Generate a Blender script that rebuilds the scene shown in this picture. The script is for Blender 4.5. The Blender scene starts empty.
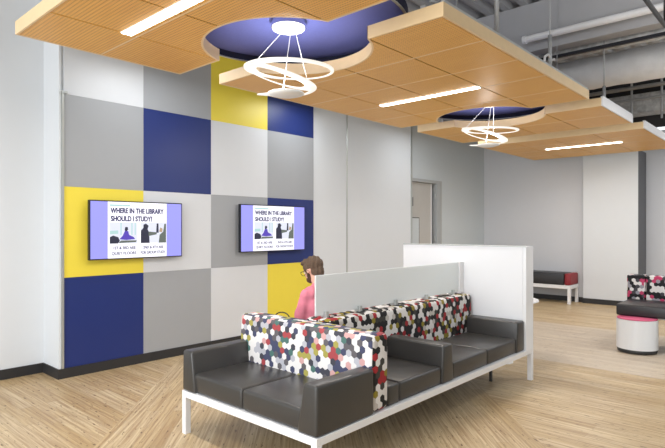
import bpy, bmesh, math, random
from mathutils import Vector, Matrix
random.seed(7)
PI = math.pi
C = bpy.context.scene.collection

# ------------------------------------------------------------------ materials
def newmat(name):
    m = bpy.data.materials.new(name); m.use_nodes = True
    nt = m.node_tree; nt.nodes.clear()
    out = nt.nodes.new('ShaderNodeOutputMaterial')
    b = nt.nodes.new('ShaderNodeBsdfPrincipled')
    nt.links.new(b.outputs[0], out.inputs[0])
    return m, nt, b, out
def N(nt, t, **k):
    n = nt.nodes.new(t)
    for a, v in k.items(): setattr(n, a, v)
    return n
def lk(nt, a, b): nt.links.new(a, b)
def vm(nt, op, a, b=None):
    n = N(nt, 'ShaderNodeVectorMath', operation=op)
    for i, v in enumerate((a, b)):
        if v is None: continue
        if hasattr(v, 'is_linked'): lk(nt, v, n.inputs[i])
        else: n.inputs[i].default_value = v
    return n
def mth(nt, op, a, b=None, c=None):
    n = N(nt, 'ShaderNodeMath', operation=op)
    for i, v in enumerate((a, b, c)):
        if v is None: continue
        if hasattr(v, 'is_linked'): lk(nt, v, n.inputs[i])
        else: n.inputs[i].default_value = v
    return n.outputs[0]
def mixc(nt, fac, a, b, mode='MIX'):
    n = N(nt, 'ShaderNodeMix', data_type='RGBA', blend_type=mode)
    for i, v in ((0, fac), (6, a), (7, b)):
        if hasattr(v, 'is_linked'): lk(nt, v, n.inputs[i])
        else: n.inputs[i].default_value = v
    return n.outputs[2]
def ramp(nt, fac, stops, interp='LINEAR'):
    n = N(nt, 'ShaderNodeValToRGB'); cr = n.color_ramp; cr.interpolation = interp
    while len(cr.elements) < len(stops): cr.elements.new(0.5)
    for e, (p, c) in zip(cr.elements, stops):
        e.position = p; e.color = (*c, 1)
    lk(nt, fac, n.inputs[0]); return n.outputs[0]
def s2l(*c):
    return tuple(((v/255)/12.92 if v/255 <= .04045 else ((v/255+.055)/1.055)**2.4) for v in c)
def plain(name, srgb, rough=.5, metal=0, var=.05, scale=9, bump=0, spec=.5):
    m, nt, b, _ = newmat(name); col = s2l(*srgb)
    tc = N(nt, 'ShaderNodeTexCoord'); no = N(nt, 'ShaderNodeTexNoise'); no.inputs['Scale'].default_value = scale
    no.inputs['Detail'].default_value = 4
    lk(nt, tc.outputs['Object'], no.inputs['Vector'])
    c = mixc(nt, no.outputs[0], (*[v*(1-var) for v in col], 1), (*[min(1, v*(1+var)) for v in col], 1))
    lk(nt, c, b.inputs['Base Color'])
    b.inputs['Roughness'].default_value = rough; b.inputs['Metallic'].default_value = metal
    b.inputs['Specular IOR Level'].default_value = spec
    if bump:
        n2 = N(nt, 'ShaderNodeTexNoise'); n2.inputs['Scale'].default_value = scale*12
        lk(nt, tc.outputs['Object'], n2.inputs['Vector'])
        bp = N(nt, 'ShaderNodeBump'); bp.inputs['Strength'].default_value = bump; bp.inputs['Distance'].default_value = .01
        lk(nt, n2.outputs[0], bp.inputs['Height']); lk(nt, bp.outputs[0], b.inputs['Normal'])
    return m
def glow(name, srgb, strength):
    m, nt, b, _ = newmat(name); col = s2l(*srgb)
    b.inputs['Base Color'].default_value = (*[v*.2 for v in col], 1)
    b.inputs['Emission Color'].default_value = (*col, 1); b.inputs['Emission Strength'].default_value = strength
    b.inputs['Roughness'].default_value = .4
    return m

M = {}
M['wall_white'] = plain('painted wall white', (218, 222, 226), .75, var=.01)
M['wall_grey'] = plain('painted wall grey', (200, 207, 211), .75, var=.015)
M['wall_far'] = plain('far wall paint', (203, 205, 210), .75, var=.015)
M['wall_dark'] = plain('charcoal wall', (62, 63, 66), .85)  # charcoal tone for the upper far wall and the side room
M['column_side'] = plain('dark grey column return', (105, 106, 110), .8)
M['base'] = plain('black rubber baseboard', (44, 44, 46), .5)
M['p_yellow'] = plain('yellow panel laminate', (236, 216, 72), .42, var=.02)
M['p_navy'] = plain('navy panel laminate', (30, 48, 112), .4, var=.03)
M['p_grey'] = plain('grey panel laminate', (160, 163, 167), .42, var=.02)
M['p_light'] = plain('pale grey panel laminate', (212, 215, 219), .42, var=.015)
M['trim'] = plain('brushed aluminium trim', (188, 192, 190), .35, .6)
M['white_metal'] = plain('white powder coated steel', (238, 238, 240), .4, var=.01)
M['white_lam'] = plain('white laminate', (238, 240, 243), .3, var=.01)
M['leather'] = plain('charcoal vinyl upholstery', (58, 57, 56), .33, var=.06, scale=5, bump=.04)
M['leather_black'] = plain('black vinyl upholstery', (40, 40, 43), .4, var=.05)
M['red_vinyl'] = plain('red vinyl', (140, 40, 48), .5)
M['pink'] = plain('pink fabric', (204, 88, 122), .7, scale=40)
M['drum'] = plain('satin white drum', (226, 228, 230), .3, var=.01)
M['dark_metal'] = plain('dark grey metal', (66, 68, 70), .45, .5)
M['bezel'] = plain('black display bezel', (26, 27, 36), .3)
M['navy_ceiling'] = plain('navy felt acoustic disc', (104, 112, 186), .8, scale=60, var=.08)
M['navy_rim'] = plain('dark navy felt edge', (34, 38, 66), .85)
M['ply'] = plain('pale maple veneer edge', (232, 204, 160), .5, scale=14, var=.06)
M['galv'] = plain('galvanised steel', (178, 180, 182), .45, .35, var=.15, scale=6)
M['deck'] = plain('grey painted steel deck', (178, 179, 181), .6, var=.06)
M['bulk'] = plain('grey painted bulkhead', (176, 176, 179), .7, var=.03)
M['foil'] = plain('crinkled foil insulation', (205, 207, 210), .4, .3, var=.6, scale=14, bump=.6)
M['duct_wrap'] = plain('painted insulated duct wrap', (232, 233, 236), .6, var=.2, scale=5, bump=.5)
M['door_leaf'] = plain('beige painted door', (186, 184, 180), .55)
M['door_frame'] = plain('grey steel door frame', (172, 175, 176), .45)
M['door_dark'] = plain('dark slot', (70, 70, 70), .6)
M['skin'] = plain('skin', (214, 166, 146), .55, var=.05, scale=20)
M['hair'] = plain('brown hair', (98, 78, 62), .7, var=.35, scale=60, bump=.6)
M['beard'] = plain('brown beard', (84, 60, 48), .85, var=.35, scale=90, bump=.6)
M['shirt'] = plain('pink cotton shirt', (220, 128, 146), .85, var=.1, scale=25, bump=.15)
M['jeans'] = plain('dark blue denim', (52, 62, 88), .85, var=.15, scale=80)
M['shoe'] = plain('dark shoe leather', (48, 44, 42), .6)
M['black_plastic'] = plain('black plastic', (24, 24, 26), .35)
M['eye'] = plain('eye white', (235, 232, 228), .3)
M['chrome'] = plain('polished chrome', (200, 200, 205), .12, 1)
M['pirce'] = glow('lit white pendant enamel', (255, 250, 240), .75)
M['canopy_lit'] = glow('lit canopy diffuser', (255, 252, 248), 3.0)
M['tube'] = glow('linear lamp diffuser', (255, 244, 226), 9.0)
M['sc_lilac'] = glow('screen lilac field', (150, 150, 240), 0.95)
M['sc_white'] = glow('screen white slide', (246, 246, 255), 1.0)
M['sc_navy'] = glow('screen navy lettering', (38, 32, 92), 0.8)
M['sc_ink'] = glow('screen dark ink', (42, 44, 64), 0.9)
M['sc_teal'] = glow('screen pale teal', (170, 205, 205), 0.9)
M['sc_violet'] = glow('screen violet blue', (84, 66, 176), 0.9)
M['sc_olive'] = glow('screen olive grey', (96, 104, 98), 0.9)
M['sc_pale'] = glow('screen pale photo', (212, 216, 232), 0.95)
M['sc_tan'] = glow('screen tan', (176, 150, 120), 0.9)

def mat_frost():
    m, nt, b, out = newmat('frosted glass')
    b.inputs['Base Color'].default_value = (*s2l(248, 251, 251), 1); b.inputs['Roughness'].default_value = .35
    tr = N(nt, 'ShaderNodeBsdfTranslucent'); tr.inputs[0].default_value = (*s2l(246, 250, 251), 1)
    tp = N(nt, 'ShaderNodeBsdfTransparent'); tp.inputs[0].default_value = (*s2l(226, 234, 236), 1)
    m1 = N(nt, 'ShaderNodeMixShader'); m1.inputs[0].default_value = .35
    m2 = N(nt, 'ShaderNodeMixShader'); m2.inputs[0].default_value = .14
    lk(nt, b.outputs[0], m1.inputs[1]); lk(nt, tr.outputs[0], m1.inputs[2])
    lk(nt, m1.outputs[0], m2.inputs[1]); lk(nt, tp.outputs[0], m2.inputs[2]); lk(nt, m2.outputs[0], out.inputs[0])
    return m
M['frost'] = mat_frost()

def mat_hex(name, w, cols, whitecut):
    m, nt, b, _ = newmat(name)
    uv = N(nt, 'ShaderNodeUVMap')
    p = vm(nt, 'ADD', vm(nt, 'MULTIPLY', uv.outputs[0], (1/w, 1/w, 0)).outputs[0], (1000, 1000*1.7320508, 0)).outputs[0]
    s = (1, 1.7320508, 1); h = (.5, .8660254, .5)
    a = vm(nt, 'SUBTRACT', vm(nt, 'MODULO', p, s).outputs[0], (.5, .8660254, 0)).outputs[0]
    q = vm(nt, 'SUBTRACT', p, (.5, .8660254, 0)).outputs[0]
    c = vm(nt, 'SUBTRACT', vm(nt, 'MODULO', q, s).outputs[0], (.5, .8660254, 0)).outputs[0]
    da = vm(nt, 'DOT_PRODUCT', a, a).outputs['Value']; dc = vm(nt, 'DOT_PRODUCT', c, c).outputs['Value']
    f = mth(nt, 'LESS_THAN', dc, da)
    g = N(nt, 'ShaderNodeMix', data_type='VECTOR'); lk(nt, f, g.inputs[0]); lk(nt, a, g.inputs[4]); lk(nt, c, g.inputs[5])
    idv = vm(nt, 'SUBTRACT', p, g.outputs[1]).outputs[0]
    idr = vm(nt, 'FLOOR', vm(nt, 'ADD', vm(nt, 'MULTIPLY', idv, (2, 1.1547005, 0)).outputs[0], (.5, .5, 0)).outputs[0]).outputs[0]
    wn = N(nt, 'ShaderNodeTexWhiteNoise', noise_dimensions='3D'); lk(nt, idr, wn.inputs[0])
    cl = N(nt, 'ShaderNodeTexNoise'); cl.inputs['Scale'].default_value = .62; cl.inputs['Detail'].default_value = 1
    mpc = N(nt, 'ShaderNodeMapping'); mpc.inputs['Scale'].default_value = (.5, .62, 1); mpc.inputs['Rotation'].default_value = (0, 0, .45)
    lk(nt, idr, mpc.inputs[0]); lk(nt, mpc.outputs[0], cl.inputs['Vector'])
    v = mth(nt, 'ADD', mth(nt, 'MULTIPLY', mth(nt, 'SUBTRACT', cl.outputs[0], .5), 2.2), mth(nt, 'MULTIPLY', wn.outputs[0], .45))
    isw = mth(nt, 'LESS_THAN', v, whitecut)
    wn2 = N(nt, 'ShaderNodeTexWhiteNoise', noise_dimensions='3D')
    lk(nt, vm(nt, 'ADD', idr, (13.7, 5.1, 3)).outputs[0], wn2.inputs[0])
    stops = []; acc = 0
    for wgt, colr in cols: stops.append((acc, s2l(*colr))); acc += wgt
    col = ramp(nt, wn2.outputs[0], stops, 'CONSTANT')
    res = mixc(nt, isw, col, (*s2l(222, 219, 217), 1))
    lk(nt, res, b.inputs['Base Color']); b.inputs['Roughness'].default_value = .8
    return m
M['hex'] = mat_hex('hexagon mosaic fabric', .046, [(.17, (62, 62, 72)), (.20, (64, 68, 96)), (.09, (160, 66, 70)), (.09, (160, 152, 76)), (.10, (200, 156, 154)), (.12, (92, 88, 92)), (.06, (72, 108, 102)), (.17, (176, 176, 184))], .07)
M['hex_dark'] = mat_hex('hexagon mosaic fabric, black', .046, [(.46, (22, 20, 22)), (.18, (56, 54, 50)), (.17, (156, 34, 40)), (.09, (138, 124, 38)), (.10, (190, 184, 178))], .10)
M['hex_pink'] = mat_hex('hexagon fabric with pink', .047, [(.58, (22, 22, 26)), (.13, (66, 64, 70)), (.17, (190, 60, 100)), (.12, (150, 148, 156))], .08)

def mat_floor():
    m, nt, b, _ = newmat('light wood vinyl planks')
    geo = N(nt, 'ShaderNodeTexCoord'); P = geo.outputs['Object']
    sx = N(nt, 'ShaderNodeSeparateXYZ'); lk(nt, P, sx.inputs[0])
    q = mth(nt, 'MULTIPLY', mth(nt, 'ADD', sx.outputs[0], sx.outputs[1]), .70710678)
    band = mth(nt, 'MULTIPLY', mth(nt, 'GREATER_THAN', q, -1.46), mth(nt, 'LESS_THAN', q, 1.64))
    def planks(rot):
        mp = N(nt, 'ShaderNodeMapping'); mp.inputs['Rotation'].default_value = (0, 0, rot); mp.inputs['Location'].default_value = (20.3, 20.1, 0)
        lk(nt, P, mp.inputs[0])
        br = N(nt, 'ShaderNodeTexBrick'); br.offset = .37; br.inputs['Scale'].default_value = 1
        br.inputs['Brick Width'].default_value = 1.22; br.inputs['Row Height'].default_value = .105
        br.inputs['Mortar Size'].default_value = .0016; br.inputs['Mortar Smooth'].default_value = .3; br.inputs['Bias'].default_value = 0
        br.inputs['Color1'].default_value = (0, 0, 0, 1); br.inputs['Color2'].default_value = (1, 1, 1, 1); br.inputs['Mortar'].default_value = (.5, .5, .5, 1)
        lk(nt, mp.outputs[0], br.inputs[0])
        m2 = N(nt, 'ShaderNodeMapping'); m2.inputs['Scale'].default_value = (1.5, 48, 1); lk(nt, mp.outputs[0], m2.inputs[0])
        g = N(nt, 'ShaderNodeTexNoise'); g.inputs['Scale'].default_value = 1; g.inputs['Detail'].default_value = 6; g.inputs['Roughness'].default_value = .65
        lk(nt, m2.outputs[0], g.inputs[0])
        m3 = N(nt, 'ShaderNodeMapping'); m3.inputs['Scale'].default_value = (11, 60, 1); lk(nt, mp.outputs[0], m3.inputs[0])
        k = N(nt, 'ShaderNodeTexNoise'); k.inputs['Scale'].default_value = 1; k.inputs['Detail'].default_value = 2
        lk(nt, m3.outputs[0], k.inputs[0])
        return br.outputs[0], br.outputs[1], g.outputs[0], k.outputs[0]
    A = planks(0); B = planks(-PI*.25)
    # rotate so that the rows run along the (-1, 1) diagonal
    B = planks(PI*.25)
    def pick(i):
        return mixc(nt, band, A[i], B[i])
    tone = pick(0); mort = pick(1); gr = pick(2); kn = pick(3)
    base = ramp(nt, tone, [(0, s2l(190, 165, 123)), (.35, s2l(202, 179, 139)), (.65, s2l(212, 192, 155)), (1, s2l(204, 183, 147))])
    base = mixc(nt, ramp(nt, gr, [(.38, (.75,)*3), (.6, (0, 0, 0))]), base, (*s2l(150, 118, 84), 1))
    # paler, greyer tone over the lane that crosses the room past the settee
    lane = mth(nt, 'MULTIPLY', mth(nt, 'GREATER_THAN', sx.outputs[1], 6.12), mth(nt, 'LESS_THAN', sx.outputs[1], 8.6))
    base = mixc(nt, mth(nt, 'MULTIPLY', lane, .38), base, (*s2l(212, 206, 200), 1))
    base = mixc(nt, ramp(nt, kn, [(.65, (0, 0, 0)), (.69, (.85,)*3)]), base, (*s2l(96, 70, 48), 1))
    base = mixc(nt, mth(nt, 'MULTIPLY', mort, .45), base, (*s2l(140, 116, 90), 1))
    lk(nt, base, b.inputs['Base Color']); b.inputs['Roughness'].default_value = .38
    b.inputs['Specular IOR Level'].default_value = .4
    return m
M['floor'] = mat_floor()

def mat_wood():
    m, nt, b, _ = newmat('perforated honey wood veneer')
    tc = N(nt, 'ShaderNodeTexCoord'); P = tc.outputs['Object']
    mp = N(nt, 'ShaderNodeMapping'); mp.inputs['Scale'].default_value = (3, 60, 60); lk(nt, P, mp.inputs[0])
    g = N(nt, 'ShaderNodeTexNoise'); g.inputs['Scale'].default_value = 1; g.inputs['Detail'].default_value = 5; lk(nt, mp.outputs[0], g.inputs[0])
    big = N(nt, 'ShaderNodeTexNoise'); big.inputs['Scale'].default_value = 1.3; lk(nt, P, big.inputs[0])
    c = ramp(nt, g.outputs[0], [(.25, s2l(228, 170, 78)), (.7, s2l(244, 194, 100))])
    c = mixc(nt, mth(nt, 'MULTIPLY', big.outputs[0], .3), c, (*s2l(214, 158, 74), 1))
    # rows of small perforations: lines run along x, dots along them
    sx = N(nt, 'ShaderNodeSeparateXYZ'); lk(nt, P, sx.inputs[0])
    ln = mth(nt, 'GREATER_THAN', mth(nt, 'SINE', mth(nt, 'MULTIPLY', sx.outputs[1], 2*PI/.026)), .35)
    dt = mth(nt, 'GREATER_THAN', mth(nt, 'SINE', mth(nt, 'MULTIPLY', sx.outputs[0], 2*PI/.02)), -.5)
    pf = mth(nt, 'MULTIPLY', ln, dt)
    c = mixc(nt, mth(nt, 'MULTIPLY', pf, .5), c, (*s2l(138, 88, 40), 1))
    lk(nt, c, b.inputs['Base Color']); b.inputs['Roughness'].default_value = .42
    return m
M['wood'] = mat_wood()

# ------------------------------------------------------------------ mesh helpers
def uvbox(bm):
    l = bm.loops.layers.uv.verify()
    for f in bm.faces:
        n = f.normal; ax = max(range(3), key=lambda i: abs(n[i]))
        for lp in f.loops:
            c = lp.vert.co
            lp[l].uv = (c.y + 3.3, c.z) if ax == 0 else ((c.x, c.z) if ax == 1 else (c.x + .5*0, c.y*1.0 + .3))
def obj(name, bm, m, parent=None, smooth=False, uv=False):
    bm.normal_update()
    if uv: uvbox(bm)
    me = bpy.data.meshes.new(name); bm.to_mesh(me); bm.free()
    for mm in (m if isinstance(m, (list, tuple)) else [m]): me.materials.append(mm if not isinstance(mm, str) else M[mm])
    if smooth:
        for p in me.polygons: p.use_smooth = True
    o = bpy.data.objects.new(name, me); C.objects.link(o)
    if parent is not None:
        o.parent = parent; o.matrix_parent_inverse = Matrix.Identity(4)
        pw = Vector((0, 0, 0)); q = parent
        while q is not None: pw += q.location; q = q.parent
        me.transform(Matrix.Translation(-pw))
    return o
def rehome(o, loc):
    loc = Vector(loc); o.data.transform(Matrix.Translation(-loc)); o.location = loc; return o
def box(bm, x0, x1, y0, y1, z0, z1, bev=0, seg=2, mi=0):
    xs, ys, zs = sorted((x0, x1)), sorted((y0, y1)), sorted((z0, z1))
    v = [bm.verts.new((x, y, z)) for x in xs for y in ys for z in zs]
    F = [(0, 1, 3, 2), (4, 6, 7, 5), (0, 4, 5, 1), (2, 3, 7, 6), (0, 2, 6, 4), (1, 5, 7, 3)]
    fs = [bm.faces.new([v[i] for i in f]) for f in F]
    for f in fs: f.material_index = mi
    if bev:
        es = list({e for f in fs for e in f.edges})
        r = bmesh.ops.bevel(bm, geom=es, offset=bev, segments=seg, profile=.5, affect='EDGES')
        for f in r['faces']: f.material_index = mi
    return v
def hull(bm, pts, bev=0, seg=2):
    """8 corner points ordered as box(): x,y,z nested"""
    v = [bm.verts.new(p) for p in pts]
    F = [(0, 1, 3, 2), (4, 6, 7, 5), (0, 4, 5, 1), (2, 3, 7, 6), (0, 2, 6, 4), (1, 5, 7, 3)]
    fs = [bm.faces.new([v[i] for i in f]) for f in F]
    if bev: bmesh.ops.bevel(bm, geom=list({e for f in fs for e in f.edges}), offset=bev, segments=seg, profile=.5, affect='EDGES')
def cone(bm, p0, p1, r0, r1, n=20):
    p0, p1 = Vector(p0), Vector(p1); d = p1 - p0
    M4 = Matrix.Translation((p0 + p1)/2) @ d.to_track_quat('Z', 'Y').to_matrix().to_4x4()
    bmesh.ops.create_cone(bm, cap_ends=True, segments=n, radius1=r0, radius2=r1, depth=d.length, matrix=M4)
def ball(bm, c, r, n=12):
    s = r if isinstance(r, (tuple, list)) else (r, r, r)
    bmesh.ops.create_uvsphere(bm, u_segments=n*2, v_segments=n, radius=1, matrix=Matrix.Translation(c) @ Matrix.Diagonal((*s, 1)))
def caps(bm, p0, p1, r0, r1):
    ball(bm, p0, r0, 8); ball(bm, p1, r1, 8); cone(bm, p0, p1, r0, r1, 14)
def lathe(bm, prof, cx, cy, n=40, mi=0):
    rings = []
    for r, z in prof:
        rings.append([bm.verts.new((cx + r*math.cos(2*PI*i/n), cy + r*math.sin(2*PI*i/n), z)) for i in range(n)] if r > 1e-5 else [bm.verts.new((cx, cy, z))])
    for a, b in zip(rings, rings[1:]):
        for i in range(n):
            j = (i+1) % n
            if len(a) == 1 and len(b) == 1: continue
            if len(a) == 1: f = bm.faces.new((a[0], b[j], b[i]))
            elif len(b) == 1: f = bm.faces.new((a[i], a[j], b[0]))
            else: f = bm.faces.new((a[i], a[j], b[j], b[i]))
            f.material_index = mi
    bmesh.ops.recalc_face_normals(bm, faces=bm.faces[:])
def tube(bm, pts, r, n=8):
    pts = [Vector(p) for p in pts]; rings = []
    for i, p in enumerate(pts):
        d = (pts[min(i+1, len(pts)-1)] - pts[max(i-1, 0)]).normalized()
        q = d.to_track_quat('Z', 'Y')
        rings.append([bm.verts.new(p + q @ Vector((r*math.cos(2*PI*k/n), r*math.sin(2*PI*k/n), 0))) for k in range(n)])
    for a, b in zip(rings, rings[1:]):
        for k in range(n): bm.faces.new((a[k], a[(k+1) % n], b[(k+1) % n], b[k]))
    bm.faces.new(rings[0][::-1]); bm.faces.new(rings[-1])
def BM(): return bmesh.new()
def part(name, m, parent, *boxes, bev=0, seg=2, smooth=False, uv=False):
    bm = BM()
    for b in boxes: box(bm, *b, bev=bev, seg=seg)
    return obj(name, bm, m, parent, smooth, uv)
def tag(o, label=None, cat=None, group=None, kind=None):
    for k, v in (('label', label), ('category', cat), ('group', group), ('kind', kind)):
        if v: o[k] = v
    return o
def thing(name, loc, label, cat, group=None):
    o = bpy.data.objects.new(name, None); C.objects.link(o); o.location = loc; o.empty_display_size = .1
    return tag(o, label, cat, group)
def struct(name, bm, m, parent=None, smooth=False):
    o = obj(name, bm, m, parent, smooth)
    if parent is None: o['kind'] = 'structure'
    return o
def baked(o):
    dg = bpy.context.evaluated_depsgraph_get(); dg.update()
    me = bpy.data.meshes.new_from_object(o.evaluated_get(dg))
    return me
def smooth_shade(o, ang=40):
    for p in o.data.polygons: p.use_smooth = True
    me = o.data; bm = bmesh.new(); bm.from_mesh(me)
    for e in bm.edges:
        if len(e.link_faces) == 2 and e.calc_face_angle(0) > math.radians(ang): e.smooth = False
    bm.to_mesh(me); bm.free(); return o

# ------------------------------------------------------------------ the room
ZC = 4.4; XL = -5.97; XB = -5.587; XD = -5.66; YF = 11.45; YR = 12.0; XR = 3.0
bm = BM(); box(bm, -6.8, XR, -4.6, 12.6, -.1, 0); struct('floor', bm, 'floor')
bm = BM()
box(bm, XL-.12, XL, -4.6, 2.0, 0, ZC)
box(bm, XL-.12, XB, 2.11, 8.38, 0, ZC)
box(bm, XL-.12, -5.567, 2.09, 2.11, 0, ZC)          # corner return of the built-out wall
box(bm, XL-.12, XL, 2.0, 2.09, 0, ZC)
struct('wall_left', bm, 'wall_white')
bm = BM()
box(bm, XD-.12, XD, 8.38, 8.42, 0, ZC); box(bm, XD-.12, XD, 9.42, YF+.5, 0, ZC); box(bm, XD-.12, XD, 8.42, 9.42, 2.44, ZC)
struct('wall_door_side', bm, 'wall_grey')
bm = BM(); box(bm, XD-1.6, XD-1.5, 8.0, 10.4, 0, 3); box(bm, XD-1.5, XD-.12, 10.3, 10.4, 0, 3); box(bm, XD-1.5, XD-.4, 8.0, 8.1, 0, 3); box(bm, XD-1.6, XD-.12, 8, 10.4, 3, 3.1)
struct('wall_side_room', bm, 'wall_dark')
bm = BM(); box(bm, XD, -3.3, YF, YF+.6, 0, 3.42); struct('wall_far', bm, 'wall_far')
bm = BM(); box(bm, -2.6, XR, YR, YR+.12, 0, 3.42); struct('wall_far_right', bm, 'wall_far')
bm = BM(); box(bm, XR, XR+.12, -4.6, 12.6, 0, ZC); struct('light_block_wall', bm, 'wall_grey')  # unseen wall added to cut ambient light from the right
bm = BM(); box(bm, XD, XR, YF+.1, YF+.18, 3.42, ZC); struct('wall_upper', bm, 'wall_dark')
bm = BM(); box(bm, -3.468, -2.483, 11.35, 11.37, 0, 3.42, .004); box(bm, -3.46, -2.49, 11.37, 12.1, 0, 3.42); struct('wall_column', bm, 'wall_white')
bm = BM(); box(bm, -2.4895, -2.481, 11.372, 12.0, 0, 3.0); struct('trim_1', bm, 'column_side')  # darker grey sheet over the right face of the column
# thin reveals in the white walls
bm = BM(); box(bm, XB, XB+.006, 6.49, 6.52, .1, ZC); box(bm, XB, XB+.006, 8.33, 8.38, .1, ZC)
struct('trim_2', bm, 'trim')
bm = BM(); box(bm, -3.50, -3.47, YF-.012, YF, .1, 3.0); struct('trim_3', bm, 'wall_grey')
# edge trim of the coloured panelling
bm = BM(); box(bm, XB, -5.552, 2.112, 2.135, .1, 2.85, .002); box(bm, XB, -5.545, 2.105, 2.165, 2.85, 2.875, .002); struct('trim_4', bm, 'trim')
# baseboards
bm = BM()
box(bm, XL, XL+.012, -4.6, 2.078, 0, .1); box(bm, XL, -5.557, 2.078, 2.09, 0, .1); box(bm, XB-.02, -5.557, 2.09, 8.385, 0, .1)
box(bm, XD, XD+.012, 9.56, YF, 0, .1)
struct('baseboard_left', bm, 'base')
bm = BM(); box(bm, XD, -3.47, YF-.012, YF, 0, .1); box(bm, -3.478, -2.474, 11.338, 11.35, 0, .1); box(bm, -2.481, XR, YR-.012, YR, 0, .1)
struct('baseboard_far', bm, 'base')
# corrugated roof deck, ribs along y
bm = BM()
prof = []; x = -6.2; k = 0
while x < XR + .2:
    prof += [(x, ZC), (x+.09, ZC), (x+.12, ZC+.075), (x+.21, ZC+.075)]; x += .24
lo = [(bm.verts.new((a, -4.6, z)), bm.verts.new((a, 12.6, z))) for a, z in prof]
hi = [(bm.verts.new((a, -4.6, ZC+.12)), bm.verts.new((a, 12.6, ZC+.12))) for a, z in prof]
for i in range(len(prof)-1):
    bm.faces.new((lo[i][0], lo[i][1], lo[i+1][1], lo[i+1][0])); bm.faces.new((hi[i][0], hi[i+1][0], hi[i+1][1], hi[i][1]))
struct('ceiling', bm, 'deck')
# deep beam casing under the deck
bm = BM(); box(bm, -5.5, XR, 6.8, 7.0, 3.78, ZC); struct('trim_5', bm, 'bulk')

# door: frame and leaf in the left wall
bm = BM()
box(bm, XD-.12, XD+.02, 9.36, 9.54, 0, 2.46, .003); box(bm, XD-.12, XD+.02, 8.42, 9.36, 2.40, 2.46, .003); box(bm, XD-.12, XD+.02, 8.385, 8.44, 0, 2.46, .003)
box(bm, XD+.02, XD+.03, 9.385, 9.40, 0, 2.44); box(bm, XD+.02, XD+.03, 9.45, 9.465, 0, 2.44)
d = struct('door_1', bm, 'door_frame')
bm = BM(); box(bm, XD-.09, XD-.045, 8.46, 9.22, .01, 2.395, .003)
leaf = obj('door_leaf', bm, 'door_leaf', d)
bm = BM(); box(bm, XD-.095, XD-.04, 9.222, 9.25, .01, 2.395); obj('door_edge', bm, 'white_metal', d)
bm = BM(); box(bm, XD-.044, XD-.036, 8.5, 8.78, .12, 1.7, .002); obj('door_panel', bm, 'wall_grey', leaf)
bm = BM(); box(bm, XD-.036, XD-.034, 8.5, 8.79, 1.7, 1.715); box(bm, XD-.036, XD-.034, 8.78, 8.79, .12, 1.7); box(bm, XD-.044, XD-.02, 8.5, 8.56, 1.93, 2.1, .004); obj('door_slot', bm, 'door_dark', leaf)
for z in (.3, 1.25, 2.1):
    bm = BM(); box(bm, XD-.05, XD-.02, 9.34, 9.36, z, z+.1, .002); obj('hinge', bm, 'trim', d)

# ------------------------------------------------------------------ coloured wall panels
Yc = [2.135, 2.989, 3.888, 4.81, 5.714]; Zr = [(2.851, 3.75), (1.9235, 2.85), (1.0065, 1.9225), (.1, 1.0055)]
cols = [['p_light', 'p_grey', 'p_yellow', 'p_navy'], ['p_grey', 'p_navy', 'p_light', 'p_grey'],
        ['p_yellow', 'p_light', 'p_grey', 'p_navy'], ['p_navy', 'p_grey', 'p_light', 'p_yellow']]
labs = [['pale grey wall panel at the upper left, above the leftmost grey panel', 'grey wall panel of the top row, above the upper navy panel',
         'yellow wall panel of the top row behind the spiral pendant', 'navy wall panel of the top row, at the right end of the panelling'],
        ['large grey wall panel directly above the yellow panel of the left screen', 'navy wall panel between a grey and a pale grey panel, above the left screen',
         'pale grey wall panel just below the top yellow panel', 'grey wall panel just above the navy panel of the right screen'],
        ['yellow wall panel behind the left part of the left screen', 'pale grey wall panel behind the right end of the left screen',
         'grey wall panel behind the left half of the right screen', 'navy wall panel behind the right half of the right screen'],
        ['big navy wall panel at the lower left, standing on the black baseboard', 'grey wall panel at the bottom, right of the big navy panel',
         'pale grey wall panel at the bottom, below the grey panel of the right screen', 'yellow wall panel at the bottom behind the seated person']]
for r in range(4):
    for c in range(4):
        bm = BM(); box(bm, XB+.0005, -5.567, Yc[c]+.0003, Yc[c+1]-.0003, Zr[r][0], Zr[r][1])
        o = obj('wall_panel', bm, cols[r][c]); rehome(o, (XB, Yc[c], Zr[r][0]))
        tag(o, labs[r][c], 'wall panel', 'square wall panels in the coloured grid')

# ------------------------------------------------------------------ screens
def textmesh(name, s, size, y, z, x, m, parent, width=None, align='LEFT', offset=.0):
    cu = bpy.data.curves.new(name, 'FONT'); cu.body = s; cu.size = size; cu.align_x = align; cu.offset = offset; cu.extrude = .0004
    t = bpy.data.objects.new(name, cu); C.objects.link(t); me = baked(t); bpy.data.objects.remove(t)
    xs = [v.co.x for v in me.vertices]; w = max(xs) - min(xs)
    sc = width/w if width else 1
    mt = Matrix(((0, 0, 1, x), (sc, 0, 0, y), (0, 1, 0, z), (0, 0, 0, 1)))
    me.transform(mt); me.materials.clear(); me.materials.append(M[m])
    bm = bmesh.new(); bm.from_mesh(me)
    sh_ = offset*1.5
    me.transform(Matrix.Translation((.0002, sh_, 0))); bm.from_mesh(me)
    me.transform(Matrix.Translation((.0002, -sh_*.5, sh_*.6))); bm.from_mesh(me); bpy.data.meshes.remove(me)
    return obj(name, bm, m, parent)
def blob(bm, pts, x, mi):
    v = [bm.verts.new((x, a, b)) for a, b in pts]; w = [bm.verts.new((x-.0006, a, b)) for a, b in pts]
    f = bm.faces.new(v); f.material_index = mi
    if f.normal.x < 0: f.normal_flip()
    n = len(pts)
    for i in range(n):
        g = bm.faces.new((v[i], v[(i+1) % n], w[(i+1) % n], w[i])); g.material_index = mi
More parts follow.
